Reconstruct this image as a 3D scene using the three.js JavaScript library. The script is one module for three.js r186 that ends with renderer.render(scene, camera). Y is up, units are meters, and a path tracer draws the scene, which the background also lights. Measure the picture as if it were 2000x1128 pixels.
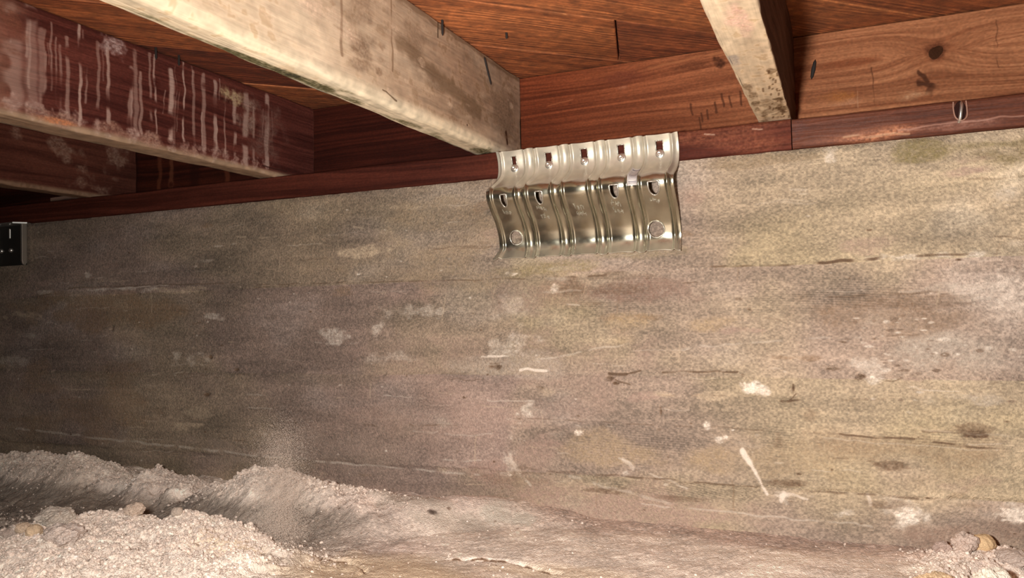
import * as THREE from 'three';
import { mergeGeometries } from 'three/addons/utils/BufferGeometryUtils.js';

// ---------------------------------------------------------------- camera, light, exposure
const scene = new THREE.Scene();
scene.background = new THREE.Color(0, 0, 0);
const camera = new THREE.PerspectiveCamera(40.38, 2000 / 1128, 0.01, 30);
camera.position.set(0, 0.29, 1.04);
camera.up.set(0.0333, 0.99927, 0.0186);
camera.lookAt(-0.38958, 0.32013, 0.1195);
scene.add(camera);

const renderer = new THREE.WebGLRenderer({ antialias: true });
renderer.shadowMap.enabled = true;
renderer.toneMapping = THREE.LinearToneMapping;
renderer.toneMappingExposure = 1.0;

// the photographer's hand-held lamp, just left of the camera
const flash = new THREE.SpotLight(new THREE.Color(1.0, 0.985, 0.95), 3.85, 0, 1.42, 1, 2);
flash.name = 'work_lamp';
flash.position.set(-0.1, 0.3, 1.0);
flash.target.position.set(-0.12, 0.2, 0);
flash.castShadow = true;
flash.shadow.mapSize.set(2048, 2048);
flash.shadow.camera.near = 0.02;
flash.shadow.camera.far = 6;
flash.shadow.radius = 1.0;
scene.add(flash, flash.target);

// ---------------------------------------------------------------- helpers
const { clamp, smoothstep, lerp } = THREE.MathUtils;
const SILL_BOTTOM = 0.4855, SILL_TOP = 0.5246, JOIST_TOP = 0.6613, RIM_FRONT = -0.104;
const ROOM = { x0: -2.3, x1: 0.9, z1: 1.7 };
let seedState = 12345;
const rnd = () => { seedState = (Math.imul(seedState, 1664525) + 1013904223) >>> 0; return seedState / 4294967296; };
const ran = (a, b) => a + (b - a) * rnd();
const h2 = (x, y) => { let n = (Math.imul(x, 374761393) + Math.imul(y, 668265263)) | 0; n = Math.imul(n ^ (n >>> 13), 1274126177); return ((n ^ (n >>> 16)) >>> 0) / 4294967296; };
function vn(x, y) {                                    // value noise 0..1
  const ix = Math.floor(x), iy = Math.floor(y), fx = x - ix, fy = y - iy, u = fx * fx * (3 - 2 * fx), v = fy * fy * (3 - 2 * fy);
  const a = h2(ix, iy), b = h2(ix + 1, iy), c = h2(ix, iy + 1), d = h2(ix + 1, iy + 1);
  return a + (b - a) * u + (c - a + (a - b - c + d) * u) * v;
}
function fbm(x, y, o = 4) { let s = 0, a = 0.5, t = 0; for (let i = 0; i < o; i++) { s += a * vn(x, y); t += a; a *= 0.5; x = x * 2.03 + 17.1; y = y * 2.03 + 9.7; } return s / t; }
const ss = (x, a, b) => smoothstep(x, a, b);
function domes(x, y) {                                  // rounded clods: the highest of scattered caps, 0..1
  const ix = Math.floor(x), iy = Math.floor(y); let m = 0;
  for (let j = -1; j <= 1; j++) for (let i = -1; i <= 1; i++) { const a = h2(ix + i, iy + j), b = h2(iy + j + 57, ix + i + 131), rr = 0.3 + 0.55 * h2(ix + i + 911, iy + j + 13), dx = x - ix - i - a, dy = y - iy - j - b, d = 1 - (dx * dx + dy * dy) / (rr * rr); if (d > 0) m = Math.max(m, Math.sqrt(d) * rr); }
  return m;
}
const segDist = (px, py, ax, ay, bx, by) => { const dx = bx - ax, dy = by - ay, t = clamp(((px - ax) * dx + (py - ay) * dy) / (dx * dx + dy * dy), 0, 1); return Math.hypot(px - ax - dx * t, py - ay - dy * t); };

// a painted colour map over a rectangle measured in metres; colours are sRGB 0..255
class Paint {
  constructor(w, h, x0, y0, x1, y1) { Object.assign(this, { w, h, x0, y0, x1, y1, d: new Float32Array(w * h * 3) }); }
  each(x0, y0, x1, y1, fn) {
    const sx = this.w / (this.x1 - this.x0), sy = this.h / (this.y1 - this.y0);
    const i0 = Math.max(0, Math.floor((x0 - this.x0) * sx)), i1 = Math.min(this.w, Math.ceil((x1 - this.x0) * sx)), j0 = Math.max(0, Math.floor((y0 - this.y0) * sy)), j1 = Math.min(this.h, Math.ceil((y1 - this.y0) * sy));
    for (let j = j0; j < j1; j++) for (let i = i0; i < i1; i++) fn(this.x0 + (i + 0.5) / sx, this.y0 + (j + 0.5) / sy, (j * this.w + i) * 3);
  }
  base(fn) { const o = [0, 0, 0]; this.each(this.x0, this.y0, this.x1, this.y1, (x, y, k) => { fn(x, y, o); this.d[k] = o[0]; this.d[k + 1] = o[1]; this.d[k + 2] = o[2]; }); return this; }
  over(k, c, a) { for (let i = 0; i < 3; i++) this.d[k + i] += (c[i] - this.d[k + i]) * a; }
  // a soft stain with a ragged edge; grain stretches the raggedness along x
  blob(x, y, rx, ry, c, a = 0.7, rough = 1, f = 60, grain = 1) {
    const sd = h2(Math.round(x * 999), Math.round(y * 999)) * 50;
    this.each(x - rx * 1.6, y - ry * 1.6, x + rx * 1.6, y + ry * 1.6, (px, py, k) => {
      const r = Math.hypot((px - x) / rx, (py - y) / ry), n = fbm(px * f / grain + sd, py * f + sd, 3) - 0.5, m = ss(1.05 - r + n * 2.2 * rough, 0, 0.85);
      if (m > 0) { const q = this.grit ? fbm(px * 340 + 9, py * 400, 2) : 0.5, s = this.grit ? 0.9 + 0.26 * vn(px * 700, py * 760) : 1; this.over(k, [c[0] * s, c[1] * s, c[2] * s], clamp(a * (0.25 + 1.4 * q), 0, 1) * m * Math.min(1, ss(1.6 - r, 0, 0.3))); }
    });
    return this;
  }
  line(x0, y0, x1, y1, w, c, a = 0.8, wob = 0.002, breaks = 0) {
    const m = w * 2 + wob + 0.003;
    this.each(Math.min(x0, x1) - m, Math.min(y0, y1) - m, Math.max(x0, x1) + m, Math.max(y0, y1) + m, (px, py, k) => {
      const n1 = (fbm(px * 45, py * 45 + 3, 3) - 0.5) * 2 * wob, n2 = (fbm(px * 45 + 40, py * 45, 3) - 0.5) * 2 * wob, d = segDist(px + n1, py + n2, x0, y0, x1, y1);
      let t = 1 - ss(d, w * 0.35, w);
      if (t > 0 && breaks) t *= ss(vn(px * 60 + 7, py * 60), breaks - 0.15, breaks + 0.15);
      if (t > 0) this.over(k, c, a * t);
    });
    return this;
  }
  speckle(f, amp, f2 = f) { this.each(this.x0, this.y0, this.x1, this.y1, (x, y, k) => { const n = 1 + (vn(x * f, y * f2) + vn(x * f * 2.1 + 5, y * f2 * 2.1) - 1) * amp; this.d[k] *= n; this.d[k + 1] *= n; this.d[k + 2] *= n; }); return this; }
  texture() {
    const b = new Uint8Array(this.w * this.h * 4);
    for (let i = 0, n = this.w * this.h; i < n; i++) { for (let c = 0; c < 3; c++) b[i * 4 + c] = clamp(Math.round(this.d[i * 3 + c]), 0, 255); b[i * 4 + 3] = 255; }
    return dataTex(b, this.w, this.h, true);
  }
}
function dataTex(b, w, h, srgb) {
  const t = new THREE.DataTexture(b, w, h, THREE.RGBAFormat, THREE.UnsignedByteType);
  if (srgb) t.colorSpace = THREE.SRGBColorSpace;
  t.magFilter = THREE.LinearFilter; t.minFilter = THREE.LinearMipmapLinearFilter; t.generateMipmaps = true;
  t.wrapS = t.wrapT = THREE.RepeatWrapping; t.needsUpdate = true;
  return t;
}
function grayTex(w, h, fn) {
  const b = new Uint8Array(w * h * 4);
  for (let j = 0; j < h; j++) for (let i = 0; i < w; i++) { const v = clamp(Math.round(fn((i + 0.5) / w, (j + 0.5) / h) * 255), 0, 255), k = (j * w + i) * 4; b[k] = b[k + 1] = b[k + 2] = v; b[k + 3] = 255; }
  return dataTex(b, w, h, false);
}
function add(parent, name, geometry, material, data) {
  const m = new THREE.Mesh(geometry, material);
  m.name = name; m.castShadow = m.receiveShadow = true;
  if (data) Object.assign(m.userData, data);
  parent.add(m);
  return m;
}
function thing(name, label, category, pos = [0, 0, 0], group) {
  const g = new THREE.Group(); g.name = name; g.position.set(...pos); g.userData = { label, category };
  if (group) g.userData.group = group;
  scene.add(g);
  return g;
}
function gridGeometry(nx, ny, fn) {                     // fn(i, j) -> [x, y, z, u, v]
  const p = new Float32Array((nx + 1) * (ny + 1) * 3), uv = new Float32Array((nx + 1) * (ny + 1) * 2), idx = new Uint32Array(nx * ny * 6);
  let k = 0, q = 0, t = 0;
  for (let j = 0; j <= ny; j++) for (let i = 0; i <= nx; i++) { const r = fn(i, j); p[k++] = r[0]; p[k++] = r[1]; p[k++] = r[2]; uv[q++] = r[3]; uv[q++] = r[4]; }
  for (let j = 0; j < ny; j++) for (let i = 0; i < nx; i++) { const a = j * (nx + 1) + i, b = a + 1, c = a + nx + 1, d = c + 1; idx.set([a, b, d, a, d, c], t); t += 6; }
  const g = new THREE.BufferGeometry();
  g.setAttribute('position', new THREE.BufferAttribute(p, 3)); g.setAttribute('uv', new THREE.BufferAttribute(uv, 2)); g.setIndex(new THREE.BufferAttribute(idx, 1));
  g.computeVertexNormals();
  return g;
}
const uneven = (a, b, step, lo, hi, coarse) => { const o = []; for (let x = lo; x < a - 1e-6; x += coarse) o.push(x); for (let x = a; x < b; x += step) o.push(x); for (let x = b; x < hi - 1e-6; x += coarse) o.push(x); o.push(hi); return o; };
// a sawn timber along local +x, h high (0..h in y), w wide (0..w in z); u runs along it, v round it: bottom, +z face, top, -z face
function beamGeometry(L, h, w, r, rough, seed, rBottomFront = r, n = Math.ceil(L / 0.012)) {
  const ring = [], P = 2 * (h + w), per = (y, z) => (y <= 1e-9 ? z : z >= w - 1e-9 ? w + y : y >= h - 1e-9 ? w + h + (w - z) : 2 * w + h + (h - y));
  const corner = (cy, cz, a0, rr, v0) => { for (let i = 0; i <= 3; i++) { const a = a0 + (i / 3) * Math.PI / 2; ring.push([cy + Math.sin(a) * rr, cz + Math.cos(a) * rr, v0 + (i / 3 - 0.5) * rr * 1.57]); } };
  const line = (y0, z0, y1, z1, m, v0, v1) => { for (let i = 1; i < m; i++) { const t = i / m; ring.push([lerp(y0, y1, t), lerp(z0, z1, t), lerp(v0, v1, t)]); } };
  const rb = rBottomFront, my = Math.max(2, Math.round(h / 0.012)), mz = Math.max(2, Math.round(w / 0.012));
  ring.push([0, r, r]);
  line(0, r, 0, w - rb, mz, r, w - rb * 0.8);
  corner(rb, w - rb, -Math.PI / 2, rb, w);
  line(rb, w, h - r, w, my, w + rb * 0.8, w + h - r);
  corner(h - r, w - r, 0, r, w + h);
  line(h, w - r, h, r, mz, w + h + r, 2 * w + h - r);
  corner(h - r, r, Math.PI / 2, r, 2 * w + h);
  line(h - r, 0, r, 0, my, 2 * w + h + r, P - r);
  corner(r, r, Math.PI, r, P);
  const m = ring.length - 1;
  const body = gridGeometry(n, m, (i, j) => {
    const x = (i / n) * L, [y, z, v] = ring[j === m ? m : j], k = (fbm(x * 9 + seed, v * 22 + seed, 3) - 0.5) * rough + (fbm(x * 30 + seed, v * 160 + seed, 2) - 0.5) * rough * 0.5, cy = y - h / 2, cz = z - w / 2;
    const ny = Math.abs(cy) / h > Math.abs(cz) / w ? Math.sign(cy) : 0, nz = ny ? 0 : Math.sign(cz);
    return [x, y + ny * k, z + nz * k, x / L, v / P];
  });
  const caps = [0, L].map((x, e) => {
    const s = new THREE.Shape(ring.map(([y, z]) => new THREE.Vector2(z, y))), g = new THREE.ShapeGeometry(s), p = g.attributes.position, uv = g.attributes.uv;
    for (let i = 0; i < p.count; i++) { const z = p.getX(i), y = p.getY(i); p.setXYZ(i, x, y, z); uv.setXY(i, x / L, (w + y) / P); }
    if (!e) { const ix = g.index.array; for (let i = 0; i < ix.length; i += 3) [ix[i], ix[i + 1]] = [ix[i + 1], ix[i]]; }
    g.computeVertexNormals();
    return g;
  });
  for (const g of caps) { const nn = g.attributes.normal, s = g === caps[0] ? -1 : 1; for (let i = 0; i < nn.count; i++) nn.setXYZ(i, s, 0, 0); }
  return mergeGeometries([body, ...caps]);
}

// ---------------------------------------------------------------- shared relief maps
const gritBump = grayTex(512, 512, (u, v) => 0.5 * fbm(u * 120, v * 120, 3) + 0.5 * vn(u * 260, v * 260));
const grainBump = grayTex(512, 512, (u, v) => { const y = v * 60 + fbm(u * 5, v * 9, 3) * 5; return 0.55 * (0.5 + 0.5 * Math.sin(y * 6.283 / 2)) * vn(u * 4, v * 20) + 0.45 * fbm(u * 14, v * 190, 2); });
const repeated = (t, x, y) => { const c = t.clone(); c.repeat.set(x, y); c.needsUpdate = true; return c; };

// ================================================================ THE SETTING
// ---------------------------------------------------------------- concrete wall, cast against boards
const WX0 = -1.75, WX1 = 0.35, WY0 = -0.06, WY1 = SILL_BOTTOM;
const seams = [0.341, 0.2, 0.063];
// where the grain of the form boards printed itself into the concrete
const printed = [[-0.29, 0.31, 0.09, 0.026, 0], [-0.6, 0.296, 0.09, 0.02, 1], [0.0, 0.3, 0.12, 0.022, 0], [-0.26, 0.107, 0.13, 0.024, 0], [-0.08, 0.12, 0.02, 0.03, 0], [-0.2, 0.05, 0.12, 0.016, 1], [0.1, 0.13, 0.1, 0.01, 0], [-1.0, 0.26, 0.1, 0.03, 0]];
const printAt = (x, y) => { let m = 0, k = 0; for (const [px, py, rx, ry, t] of printed) { const q = ((x - px) / rx) ** 2 + ((y - py) / ry) ** 2; if (q < 4) { const a = Math.exp(-q * 1.3); if (a > m) { m = a; k = t; } } } return m ? m * (0.5 + 0.5 * Math.sin((y + (k ? 0.16 : 0.05) * x + fbm(x * 5, y * 9, 2) * 0.03) * 2100)) : 0; };
const pits = [[-0.469, 0.213, 0.011, 0.004], [-0.4, 0.183, 0.006, 0.003], [-0.299, 0.198, 0.008, 0.004], [-0.289, 0.191, 0.005, 0.002], [0.014, 0.202, 0.006, 0.0035], [-0.066, 0.172, 0.014, 0.0022], [-0.063, 0.188, 0.0022, 0.007], [-1.006, 0.226, 0.004, 0.003], [-1.013, 0.162, 0.007, 0.0035], [-0.23, 0.156, 0.0022, 0.005], [-0.02, 0.212, 0.014, 0.002], [0.133, 0.137, 0.018, 0.003], [-0.95, 0.205, 0.005, 0.003], [-1.24, 0.278, 0.005, 0.003]];
function wallRelief(x, y) {
  const wob = (fbm(x * 6, 3.3, 3) - 0.5) * 0.006;
  let d = (fbm(x * 12, y * 24, 3) - 0.5) * 0.003 + (fbm(x * 110, y * 150, 2) - 0.5) * 0.001;
  const board = y > seams[0] + wob ? 0 : y > seams[1] + wob ? 1 : y > seams[2] + wob ? 2 : 3;
  d += [0, -0.0012, 0.0006, -0.0018][board];
  for (const s of seams) { const e = y - s - wob; d += (vn(x * 22, s * 90) > 0.45 ? 0.0022 : -0.002) * Math.exp(-((e / 0.0022) ** 2)); }
  for (const [px, py, rx, ry] of pits) { const q = ((x - px) / rx) ** 2 + ((y - py) / ry) ** 2; if (q < 5) d -= 0.006 * Math.exp(-q * 1.4); }
  return d;
}
{
  const p = new Paint(2048, 1024, WX0, WY0, WX1, WY1); p.grit = true;
  p.base((x, y, o) => {
    const wob = (fbm(x * 6, 3.3, 3) - 0.5) * 0.006, board = y > seams[0] + wob ? 0 : y > seams[1] + wob ? 1 : y > seams[2] + wob ? 2 : 3;
    const big = fbm(x * 3.2 + 4, y * 7 + 2, 4), mid = fbm(x * 22, y * 44, 4), fine = fbm(x * 420, y * 520, 2), streak = fbm(x * 9, y * 120, 3);
    let r = 168, g = 149, b = 124;
    const pink = ss(fbm(x * 3.6 + 20, y * 5 + board * 7.7, 4), 0.45, 0.66), olive = ss(fbm(x * 2.8 + 51, y * 6 + board * 3.1, 4), 0.5, 0.7), pale = ss(fbm(x * 6 + 80, y * 13, 4), 0.58, 0.76), leftFalloff = ss(-x + (fbm(x * 4, y * 5 + 60, 3) - 0.5) * 0.3, 0.3, 0.75), cast = ss(-x + (vn(y * 30, 4) - 0.5) * 0.03, 0.425, 0.45);
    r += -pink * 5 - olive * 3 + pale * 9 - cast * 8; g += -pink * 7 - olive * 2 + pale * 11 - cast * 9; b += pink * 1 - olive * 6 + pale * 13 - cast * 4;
    r *= 1 - leftFalloff * 0.12; g *= 1 - leftFalloff * 0.13; b *= 1 - leftFalloff * 0.15;  // lamp falloff towards the left, painted into the concrete colour
    const l = 1 + (big - 0.5) * 0.4 + (fbm(x * 10 + 31, y * 30, 3) - 0.5) * 0.3 + (mid - 0.5) * 0.12 + (fine - 0.5) * 0.44 + (streak - 0.5) * 0.16 - printAt(x, y) * 0.14;
    o[0] = r * l; o[1] = g * l; o[2] = b * l;
  });
  const WHITE = [214, 200, 184], TAN = [206, 182, 152], PINK = [160, 132, 118], OLIVE = [164, 140, 109], GREY = [178, 164, 148], DARK = [92, 70, 52], BROWN = [128, 102, 78];
  // broad discolouration
  for (const [x, y, rx, ry, c, a] of [
    [-0.54, 0.16, 0.2, 0.09, PINK, 0.4], [-0.36, 0.03, 0.16, 0.05, PINK, 0.5], [-0.33, 0.23, 0.12, 0.03, PINK, 0.45], [-0.33, 0.31, 0.1, 0.025, [140, 114, 96], 0.6], [-0.59, 0.4, 0.18, 0.06, OLIVE, 0.4], [-0.27, 0.1, 0.16, 0.025, OLIVE, 0.6], [-0.05, 0.1, 0.16, 0.03, OLIVE, 0.45],
    [-0.22, 0.27, 0.1, 0.02, [186, 156, 112], 0.5], [0.14, 0.23, 0.09, 0.07, GREY, 0.7], [0.17, 0.31, 0.04, 0.04, WHITE, 0.5], [0.19, 0.19, 0.06, 0.03, WHITE, 0.45], [0.03, 0.29, 0.08, 0.03, BROWN, 0.4], [-0.18, 0.43, 0.06, 0.04, [150, 122, 106], 0.5],
    [0.16, 0.47, 0.1, 0.012, [120, 106, 70], 0.8], [0.17, 0.452, 0.06, 0.022, [112, 98, 66], 0.8], [-0.29, 0.315, 0.12, 0.018, [124, 98, 84], 0.7], [-0.42, 0.3, 0.05, 0.03, [132, 110, 96], 0.6], [-0.25, 0.014, 0.22, 0.026, [164, 138, 122], 0.9], [-0.42, 0.06, 0.07, 0.05, [160, 132, 118], 0.7], [-0.05, 0.475, 0.1, 0.008, [120, 100, 74], 0.5], [0.2, 0.46, 0.05, 0.03, [112, 98, 68], 0.8], [-0.36, 0.35, 0.08, 0.012, [132, 116, 78], 0.6], [-0.3, 0.366, 0.1, 0.01, [140, 122, 92], 0.6], [0.06, 0.12, 0.1, 0.02, BROWN, 0.3], [0.1, 0.02, 0.09, 0.02, [134, 108, 92], 0.6],
    [-1.3, 0.31, 0.18, 0.03, [128, 98, 70], 0.5], [-1.35, 0.14, 0.2, 0.07, [134, 104, 76], 0.4], [-0.9, 0.07, 0.3, 0.035, [150, 130, 116], 0.5], [-0.42, 0.21, 0.1, 0.02, GREY, 0.5]]) p.blob(x, y, rx, ry, c, a * 0.8, 1.5, 26, 2);
  // lime bloom and scrapes
  for (const [x, y, rx, ry, a] of [
    [-0.432, 0.346, 0.013, 0.004, 0.95], [-0.374, 0.325, 0.008, 0.013, 0.7], [-0.752, 0.26, 0.035, 0.012, 0.5], [-0.67, 0.271, 0.014, 0.01, 0.5], [-0.61, 0.294, 0.07, 0.01, 0.4], [-1.302, 0.376, 0.014, 0.012, 0.5], [-1.22, 0.35, 0.05, 0.004, 0.6], [-1.14, 0.348, 0.03, 0.006, 0.5], [-1.42, 0.35, 0.03, 0.004, 0.4],
    [-1.005, 0.294, 0.03, 0.006, 0.5], [-1.052, 0.223, 0.04, 0.014, 0.35], [-0.105, 0.187, 0.012, 0.01, 0.9], [-0.117, 0.183, 0.01, 0.006, 0.8], [-0.345, 0.122, 0.005, 0.005, 0.9], [-0.17, 0.138, 0.005, 0.007, 0.9], [-0.155, 0.122, 0.008, 0.005, 0.8], [0.056, 0.04, 0.024, 0.013, 0.95], [0.045, 0.05, 0.03, 0.01, 0.5],
    [-0.006, 0.037, 0.015, 0.006, 0.75], [0.168, 0.05, 0.03, 0.014, 0.7], [-0.441, 0.29, 0.03, 0.02, 0.3], [-0.417, 0.148, 0.013, 0.012, 0.7], [-0.445, 0.114, 0.014, 0.024, 0.5], [-0.452, 0.072, 0.012, 0.02, 0.45], [-0.442, 0.245, 0.04, 0.018, 0.4], [0.03, 0.2, 0.014, 0.006, 0.6], [0.02, 0.215, 0.02, 0.01, 0.45], [-0.08, 0.052, 0.008, 0.008, 0.9],
    [0.11, 0.345, 0.07, 0.006, 0.6], [-0.3, 0.355, 0.06, 0.004, 0.12], [-0.36, 0.35, 0.04, 0.003, 0.15], [-1.5, 0.22, 0.05, 0.01, 0.3], [-0.013, 0.502, 0.01, 0.04, 0.3], [-0.01, 0.475, 0.006, 0.012, 0.5], [-0.28, 0.07, 0.007, 0.007, 0.6], [0.17, 0.41, 0.02, 0.012, 0.3], [-0.64, 0.225, 0.05, 0.01, 0.3]]) p.blob(x, y, rx, ry, WHITE, a, 1.1, 90, 1.6);
  for (const [x0, y0, x1, y1, w, a] of [[-0.127, 0.104, -0.116, 0.088, 0.005, 0.95], [-0.118, 0.09, -0.099, 0.054, 0.003, 0.9], [-0.082, 0.054, -0.055, 0.052, 0.0025, 0.8], [-0.48, 0.23, -0.45, 0.228, 0.002, 0.8], [-0.43, 0.21, -0.385, 0.208, 0.0025, 0.9], [-0.29, 0.09, -0.2, 0.055, 0.002, 0.5], [-1.5, 0.086, -0.87, 0.062, 0.003, 0.45], [-0.87, 0.062, -0.5, 0.055, 0.0025, 0.45], [-0.26, 0.03, 0.02, 0.024, 0.0018, 0.4], [-0.36, 0.06, -0.2, 0.03, 0.003, 0.35], [-0.46, 0.09, -0.44, 0.06, 0.003, 0.6], [-0.44, 0.06, -0.42, 0.045, 0.003, 0.5], [-1.3, 0.35, -1.1, 0.352, 0.0016, 0.5], [-0.03, 0.127, 0.2, 0.119, 0.0012, 0.25], [-0.41, 0.222, -0.27, 0.245, 0.002, 0.35], [-0.2, 0.238, -0.02, 0.25, 0.002, 0.3]]) p.line(x0, y0, x1, y1, w, WHITE, a, 0.003, 0.3);
  const CHALK = [232, 214, 196];
  for (const [x0, y0, x1, y1, w, a] of [[-0.128, 0.106, -0.119, 0.094, 0.0052, 0.9], [-0.12, 0.095, -0.112, 0.082, 0.0034, 0.85], [-0.112, 0.082, -0.099, 0.054, 0.0024, 0.75], [-0.083, 0.046, -0.078, 0.056, 0.004, 0.8], [-0.078, 0.055, -0.05, 0.052, 0.0024, 0.55], [0.018, 0.06, 0.019, 0.048, 0.003, 0.6], [-0.49, 0.229, -0.455, 0.229, 0.002, 0.6], [-0.43, 0.209, -0.39, 0.208, 0.0024, 0.8], [-0.285, 0.088, -0.27, 0.078, 0.004, 0.45], [-0.45, 0.085, -0.435, 0.062, 0.004, 0.5]]) p.line(x0, y0, x1, y1, w, CHALK, a, 0.004);
  for (const [x, y, rx, ry, a] of [[-0.11, 0.19, 0.006, 0.005, 1], [-0.1, 0.183, 0.012, 0.004, 0.8], [-0.122, 0.192, 0.006, 0.008, 0.6], [-0.345, 0.122, 0.005, 0.005, 1], [-0.171, 0.137, 0.003, 0.005, 1], [-0.157, 0.123, 0.004, 0.003, 1], [-0.146, 0.124, 0.003, 0.003, 0.9], [-0.163, 0.127, 0.003, 0.002, 0.8], [0.058, 0.041, 0.016, 0.009, 0.9], [0.168, 0.05, 0.022, 0.008, 0.7], [-0.436, 0.345, 0.008, 0.003, 0.9], [0.028, 0.203, 0.005, 0.004, 0.7], [0.175, 0.3, 0.02, 0.03, 0.35], [-0.376, 0.326, 0.006, 0.01, 0.5]]) p.blob(x, y, rx, ry, CHALK, a, 1.2, 200, 1.3);
  for (const [x, y, rx, ry, a] of [[0.1, 0.22, 0.05, 0.03, 0.3], [0.05, 0.25, 0.04, 0.02, 0.3]]) for (let i = 0; i < 40; i++) p.blob(x + (rnd() - 0.5) * 3 * rx, y + (rnd() - 0.5) * 3 * ry, ran(0.002, 0.006), ran(0.001, 0.0025), i % 2 ? [112, 92, 76] : [206, 192, 176], ran(0.4, 0.8), 1.2, 160, 2);
  // cracks, board seams, pits and dark grain
  for (const [x0, y0, x1, y1, w, a] of [[-0.16, 0.344, -0.06, 0.342, 0.0018, 0.6], [-0.058, 0.342, 0.052, 0.345, 0.0026, 0.9], [0.08, 0.345, 0.14, 0.346, 0.002, 0.6], [-0.36, 0.337, -0.3, 0.339, 0.002, 0.6], [-0.3, 0.204, -0.275, 0.203, 0.003, 0.8], [-0.275, 0.203, -0.255, 0.208, 0.0018, 0.7], [-0.225, 0.207, -0.13, 0.208, 0.0018, 0.75], [-0.29, 0.196, -0.27, 0.189, 0.0016, 0.6], [-0.07, 0.171, -0.04, 0.174, 0.0018, 0.6], [-0.42, 0.139, -0.1, 0.135, 0.0012, 0.3], [-0.04, 0.133, 0.07, 0.13, 0.0018, 0.7], [0.09, 0.128, 0.19, 0.119, 0.0018, 0.7], [-0.33, 0.067, 0.07, 0.06, 0.0018, 0.5], [-0.06, 0.18, -0.068, 0.172, 0.0012, 0.7], [-1.35, 0.356, -0.95, 0.352, 0.0016, 0.45], [-0.9, 0.347, -0.42, 0.338, 0.0014, 0.45], [0.08, 0.14, 0.14, 0.142, 0.0024, 0.4], [-0.02, 0.3, 0.1, 0.303, 0.002, 0.35]]) p.line(x0, y0, x1, y1, w, DARK, a, 0.002, 0.35);
  for (const [x, y, rx, ry] of pits) p.blob(x, y, rx * 1.1, ry * 1.2, DARK, 0.85, 0.6, 150);
  for (const [x, y, rx, ry, a] of [[-0.082, 0.122, 0.007, 0.02, 0.3], [0.044, 0.097, 0.02, 0.008, 0.55], [-0.078, 0.071, 0.022, 0.004, 0.6], [0.13, 0.14, 0.02, 0.008, 0.45], [-0.28, 0.32, 0.05, 0.02, 0.25], [-0.35, 0.32, 0.02, 0.014, 0.4], [0.08, 0.29, 0.05, 0.012, 0.3], [-0.31, 0.045, 0.03, 0.006, 0.5], [-0.22, 0.04, 0.05, 0.006, 0.35], [-0.45, 0.05, 0.05, 0.018, 0.25], [0.05, 0.052, 0.03, 0.006, 0.45]]) p.blob(x, y, rx, ry, DARK, a, 1.2, 140, 5);
  for (let i = 0; i < 260; i++) { const x = ran(-1.5, 0.2), y = ran(0.02, 0.47), s = ran(0.0008, 0.0024), w = rnd() < 0.5; p.blob(x, y, s * ran(1, 2.5), s, w ? WHITE : DARK, ran(0.3, 0.8), 0.6, 300); }
  // scrapes, trowel drags and faint runs
  for (let i = 0; i < 190; i++) { const x = ran(-1.5, 0.22), y = ran(0.02, 0.46), l = ran(0.01, 0.09), w = rnd(); p.line(x, y, x + l, y + (rnd() - 0.5) * l * 0.14, ran(0.0008, 0.0022), w < 0.5 ? WHITE : w < 0.75 ? DARK : TAN, ran(0.12, 0.42), 0.004, 0.4); }
  for (let i = 0; i < 60; i++) { const x = ran(-1.5, 0.22), y = ran(0.05, 0.46), l = ran(0.006, 0.05); p.line(x, y, x + (rnd() - 0.5) * l * 0.5, y - l, ran(0.0008, 0.0018), rnd() < 0.6 ? TAN : BROWN, ran(0.15, 0.4), 0.003, 0.35); }
  for (let i = 0; i < 46; i++) p.blob(ran(-1.5, 0.22), ran(0.03, 0.46), ran(0.01, 0.05), ran(0.004, 0.012), [BROWN, TAN, GREY, PINK][i % 4], ran(0.25, 0.55), 1.6, 70, 2.5);
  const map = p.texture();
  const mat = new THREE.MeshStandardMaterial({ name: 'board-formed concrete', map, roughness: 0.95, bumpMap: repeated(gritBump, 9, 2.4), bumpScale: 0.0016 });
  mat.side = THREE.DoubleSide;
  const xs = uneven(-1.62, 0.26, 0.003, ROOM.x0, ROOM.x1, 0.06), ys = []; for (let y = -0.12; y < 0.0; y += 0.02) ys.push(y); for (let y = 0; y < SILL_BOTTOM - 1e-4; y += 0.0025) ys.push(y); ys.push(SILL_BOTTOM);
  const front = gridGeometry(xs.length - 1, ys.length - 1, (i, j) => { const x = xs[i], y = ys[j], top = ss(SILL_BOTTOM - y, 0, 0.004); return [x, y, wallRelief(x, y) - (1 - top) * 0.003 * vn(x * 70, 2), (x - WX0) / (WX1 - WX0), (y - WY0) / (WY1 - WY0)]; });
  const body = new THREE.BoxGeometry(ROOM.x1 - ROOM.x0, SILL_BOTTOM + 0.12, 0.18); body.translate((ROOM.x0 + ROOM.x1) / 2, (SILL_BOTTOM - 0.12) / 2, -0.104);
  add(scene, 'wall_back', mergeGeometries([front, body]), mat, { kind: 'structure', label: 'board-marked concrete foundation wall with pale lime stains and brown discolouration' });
  const plain = new THREE.MeshStandardMaterial({ name: 'plain concrete', color: new THREE.Color(0.3, 0.24, 0.17), roughness: 0.95, bumpMap: repeated(gritBump, 8, 4), bumpScale: 0.002 });
  const H = 0.85, zc = (ROOM.z1 - 0.2) / 2, zl = ROOM.z1 + 0.2;
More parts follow.
